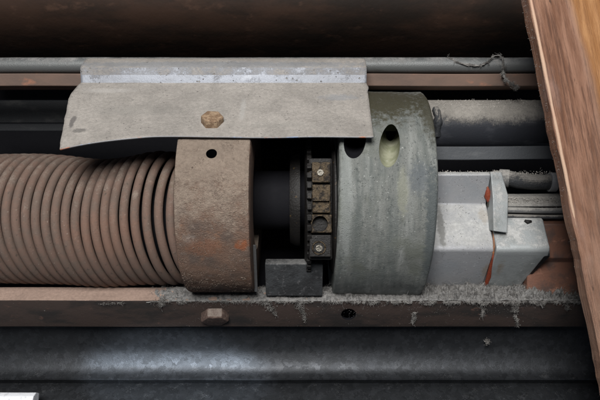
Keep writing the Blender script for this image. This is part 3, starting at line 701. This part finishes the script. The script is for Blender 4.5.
# crumbs on rail face and on plate
bm = bmesh.new()
for k in range(3000):
    px = rnd.uniform(170, 590); py = 301+min(25, rnd.expovariate(1/7)); p = face_pt(px, py)-OUT*.0004
    if noise.noise(Vector((px*.05, py*.12, 3)))+.5*noise.noise(Vector((px*.3, py*.4, 3))) > .12: grain(bm, p, rnd.uniform(.0001, .0003))
tag(link('dust_specks', bm, M['lint']), kind='stuff', cat='dust', label='fine dust specks sticking to the rail front face')
bm = bmesh.new()
for k in range(5200):
    px = rnd.uniform(70, 368); py = 86+54*rnd.random()
    t = (py-86)/54
    cl = noise.noise(Vector((px*.03, py*.06, 0)))+.6*noise.noise(Vector((px*.14, py*.2, 5)))
    if cl < .05 and k % 6: continue
    a0 = Vector((.1150, .0041)); a1 = Vector((.0552, .0683)); q = a0.lerp(a1, t)
    x = (px-300)*(D-q.y)/F
    if x < -.218 and t < .3: continue
    left = max(0, 1-(x+.225)/.085); q = q+Vector((-.0115, .0035))*(left**1.7)*(t**2.2)
    grain(bm, uw(x, q.x, q.y)+PN*(.0022*noise.noise(Vector((x*14, t*2, 2)))*t), rnd.uniform(.00012, .00042)*(1.9 if rnd.random() > .96 else 1))
tag(link('plate_grit', bm, M['grit']), kind='stuff', cat='dust', label='fine grit scattered over the dusty cover plate')
# fluff on motor tube top, hose and housing top
bm = bmesh.new()
for k in range(900):
    px = rnd.uniform(432, 560); a = rnd.uniform(.35, 1.25); am = .5+.6*noise.noise(Vector((px*.06, a*2, 0)))
    if rnd.random() > am: continue
    p = uw(x_at(px, MW), MU+.0266*math.sin(a), MW+.0266*math.cos(a)); 
    if k % 5 == 0: fibre(bm, p, 8, .0005, .00009, curl=1.6)
    else: grain(bm, p, rnd.uniform(.0002, .0008))
for k in range(420):
    px = rnd.uniform(440, 560)
    if px < 490: p = at(px, 172.5+rnd.gauss(0, .6), .004)
    elif px < 509: p = at(px, 172+rnd.gauss(0, .8), .018)
    else: p = at(px, 173.5+rnd.gauss(0, 1.2), -.012)
    (fibre(bm, p, 8, .0004, .00009, curl=1.6) if k % 3 == 0 else grain(bm, p, rnd.uniform(.0002, .0007)))
for k in range(900):
    px = rnd.uniform(505, 570); p = at(px, 197+rnd.uniform(0, 12), -.004+rnd.uniform(0, .004)); (fibre(bm, p, 8, .0004, .00009, curl=1.6) if k % 3 == 0 else grain(bm, p, rnd.uniform(.0002, .0007)))
tag(link('machine_fluff', bm, M['machlint']), kind='stuff', cat='lint', label='thin fluff and grit settled on motor tube, hose and rods')
# hanging wisp on the conduit
bm = bmesh.new()
path = [at(x, y, w) for (x, y, w) in ((448, 57, -.030), (456, 62, -.026), (468, 65, -.025), (480, 65.5, -.025), (488, 62, -.024), (493, 56, -.024), (499, 54.5, -.024), (502, 58, -.024), (503.5, 67, -.024), (503, 74, -.024), (506, 80, -.022), (512, 84, -.022), (516, 87, -.022))]
for rep in range(5):
    pp = []
    for i in range(len(path)-1):
        for t in (0, .5): pp.append(path[i].lerp(path[i+1], t)+Vector([rnd.gauss(0, .00055) for _ in range(3)]))
    tube(pp, .00042, 5, bm)
for k in range(420):
    q = rnd.choice(path[8:13] if k % 3 else path); fibre(bm, q+Vector([rnd.gauss(0, .0010) for _ in range(3)]), 8, .0005, .00012, grav=.3, curl=1.3)
tag(link('cobweb_strand', bm, M['lint']), 'twisted grey cobweb strand hanging over the conduit near the beam', 'cobweb')
# fuzz along beam's left edge
bm = bmesh.new()
for k in range(260):
    t = rnd.random()**2.2; c = A.lerp(B, t*.75-.06)-side*.0003-nrm*rnd.uniform(.002, .013)
    fibre(bm, c, 3, .0005, .00009, d=(-side+Vector([rnd.gauss(0, .7) for _ in range(3)])).normalized(), curl=.7)
tag(link('beam_fuzz', bm, M['lint']), kind='stuff', cat='lint', label='fine fuzz clinging to the left edge of the timber beam')

# ------------------------------------------------------------------ light
w = bpy.data.worlds.new('World'); S.world = w; w.use_nodes = True
bg = w.node_tree.nodes['Background']; bg.inputs[0].default_value = (.72, .82, 1, 1); bg.inputs[1].default_value = .07
def area(name, loc, target, size, power, colr, sy=None, spread=180):
    l = bpy.data.lights.new(name, 'AREA'); l.shape = 'RECTANGLE'; l.size = size; l.size_y = sy or size; l.energy = power; l.color = colr; l.spread = math.radians(spread)
    o = bpy.data.objects.new(name, l); COL.objects.link(o); o.location = loc
    o.rotation_euler = (Vector(target)-Vector(loc)).to_track_quat('-Z', 'Y').to_euler(); return o
area('daylight_opening', (-.10, -.75, 1.05), (0, 0, 0), .50, 26, (1, .985, .96))
def spotl(name, loc, target, ang, power, colr, blend, r):
    l = bpy.data.lights.new(name, 'SPOT'); l.spot_size = math.radians(ang); l.spot_blend = blend; l.energy = power; l.color = colr; l.shadow_soft_size = r
    o = bpy.data.objects.new(name, l); COL.objects.link(o); o.location = loc
    o.rotation_euler = (Vector(target)-Vector(loc)).to_track_quat('-Z', 'Y').to_euler(); return o
spotl('floor_glint', (-.22, -.80, .62), tuple(at(175, 378, -.035)), 11.5, 68, (.78, .89, 1), .45, .012).scale = (1, .50, 1)
spotl('floor_glint_small', (-.10, -.80, .62), tuple(at(378, 374, -.035)), 2.6, 3.0, (.78, .89, 1), .7, .01)

cam = bpy.data.cameras.new('Camera'); cam.sensor_width = 36; cam.lens = 36*F/600; cam.clip_start = .01; cam.clip_end = 20
co = bpy.data.objects.new('Camera', cam); COL.objects.link(co); co.location = BK*D; co.rotation_euler = (PI/2-PITCH, 0, 0)
S.camera = co
S.view_settings.view_transform = 'Standard'; S.view_settings.look = 'None'; S.view_settings.gamma = 1; S.view_settings.exposure = 0
for o in bpy.data.objects:
    if 'wp' in o: del o['wp']
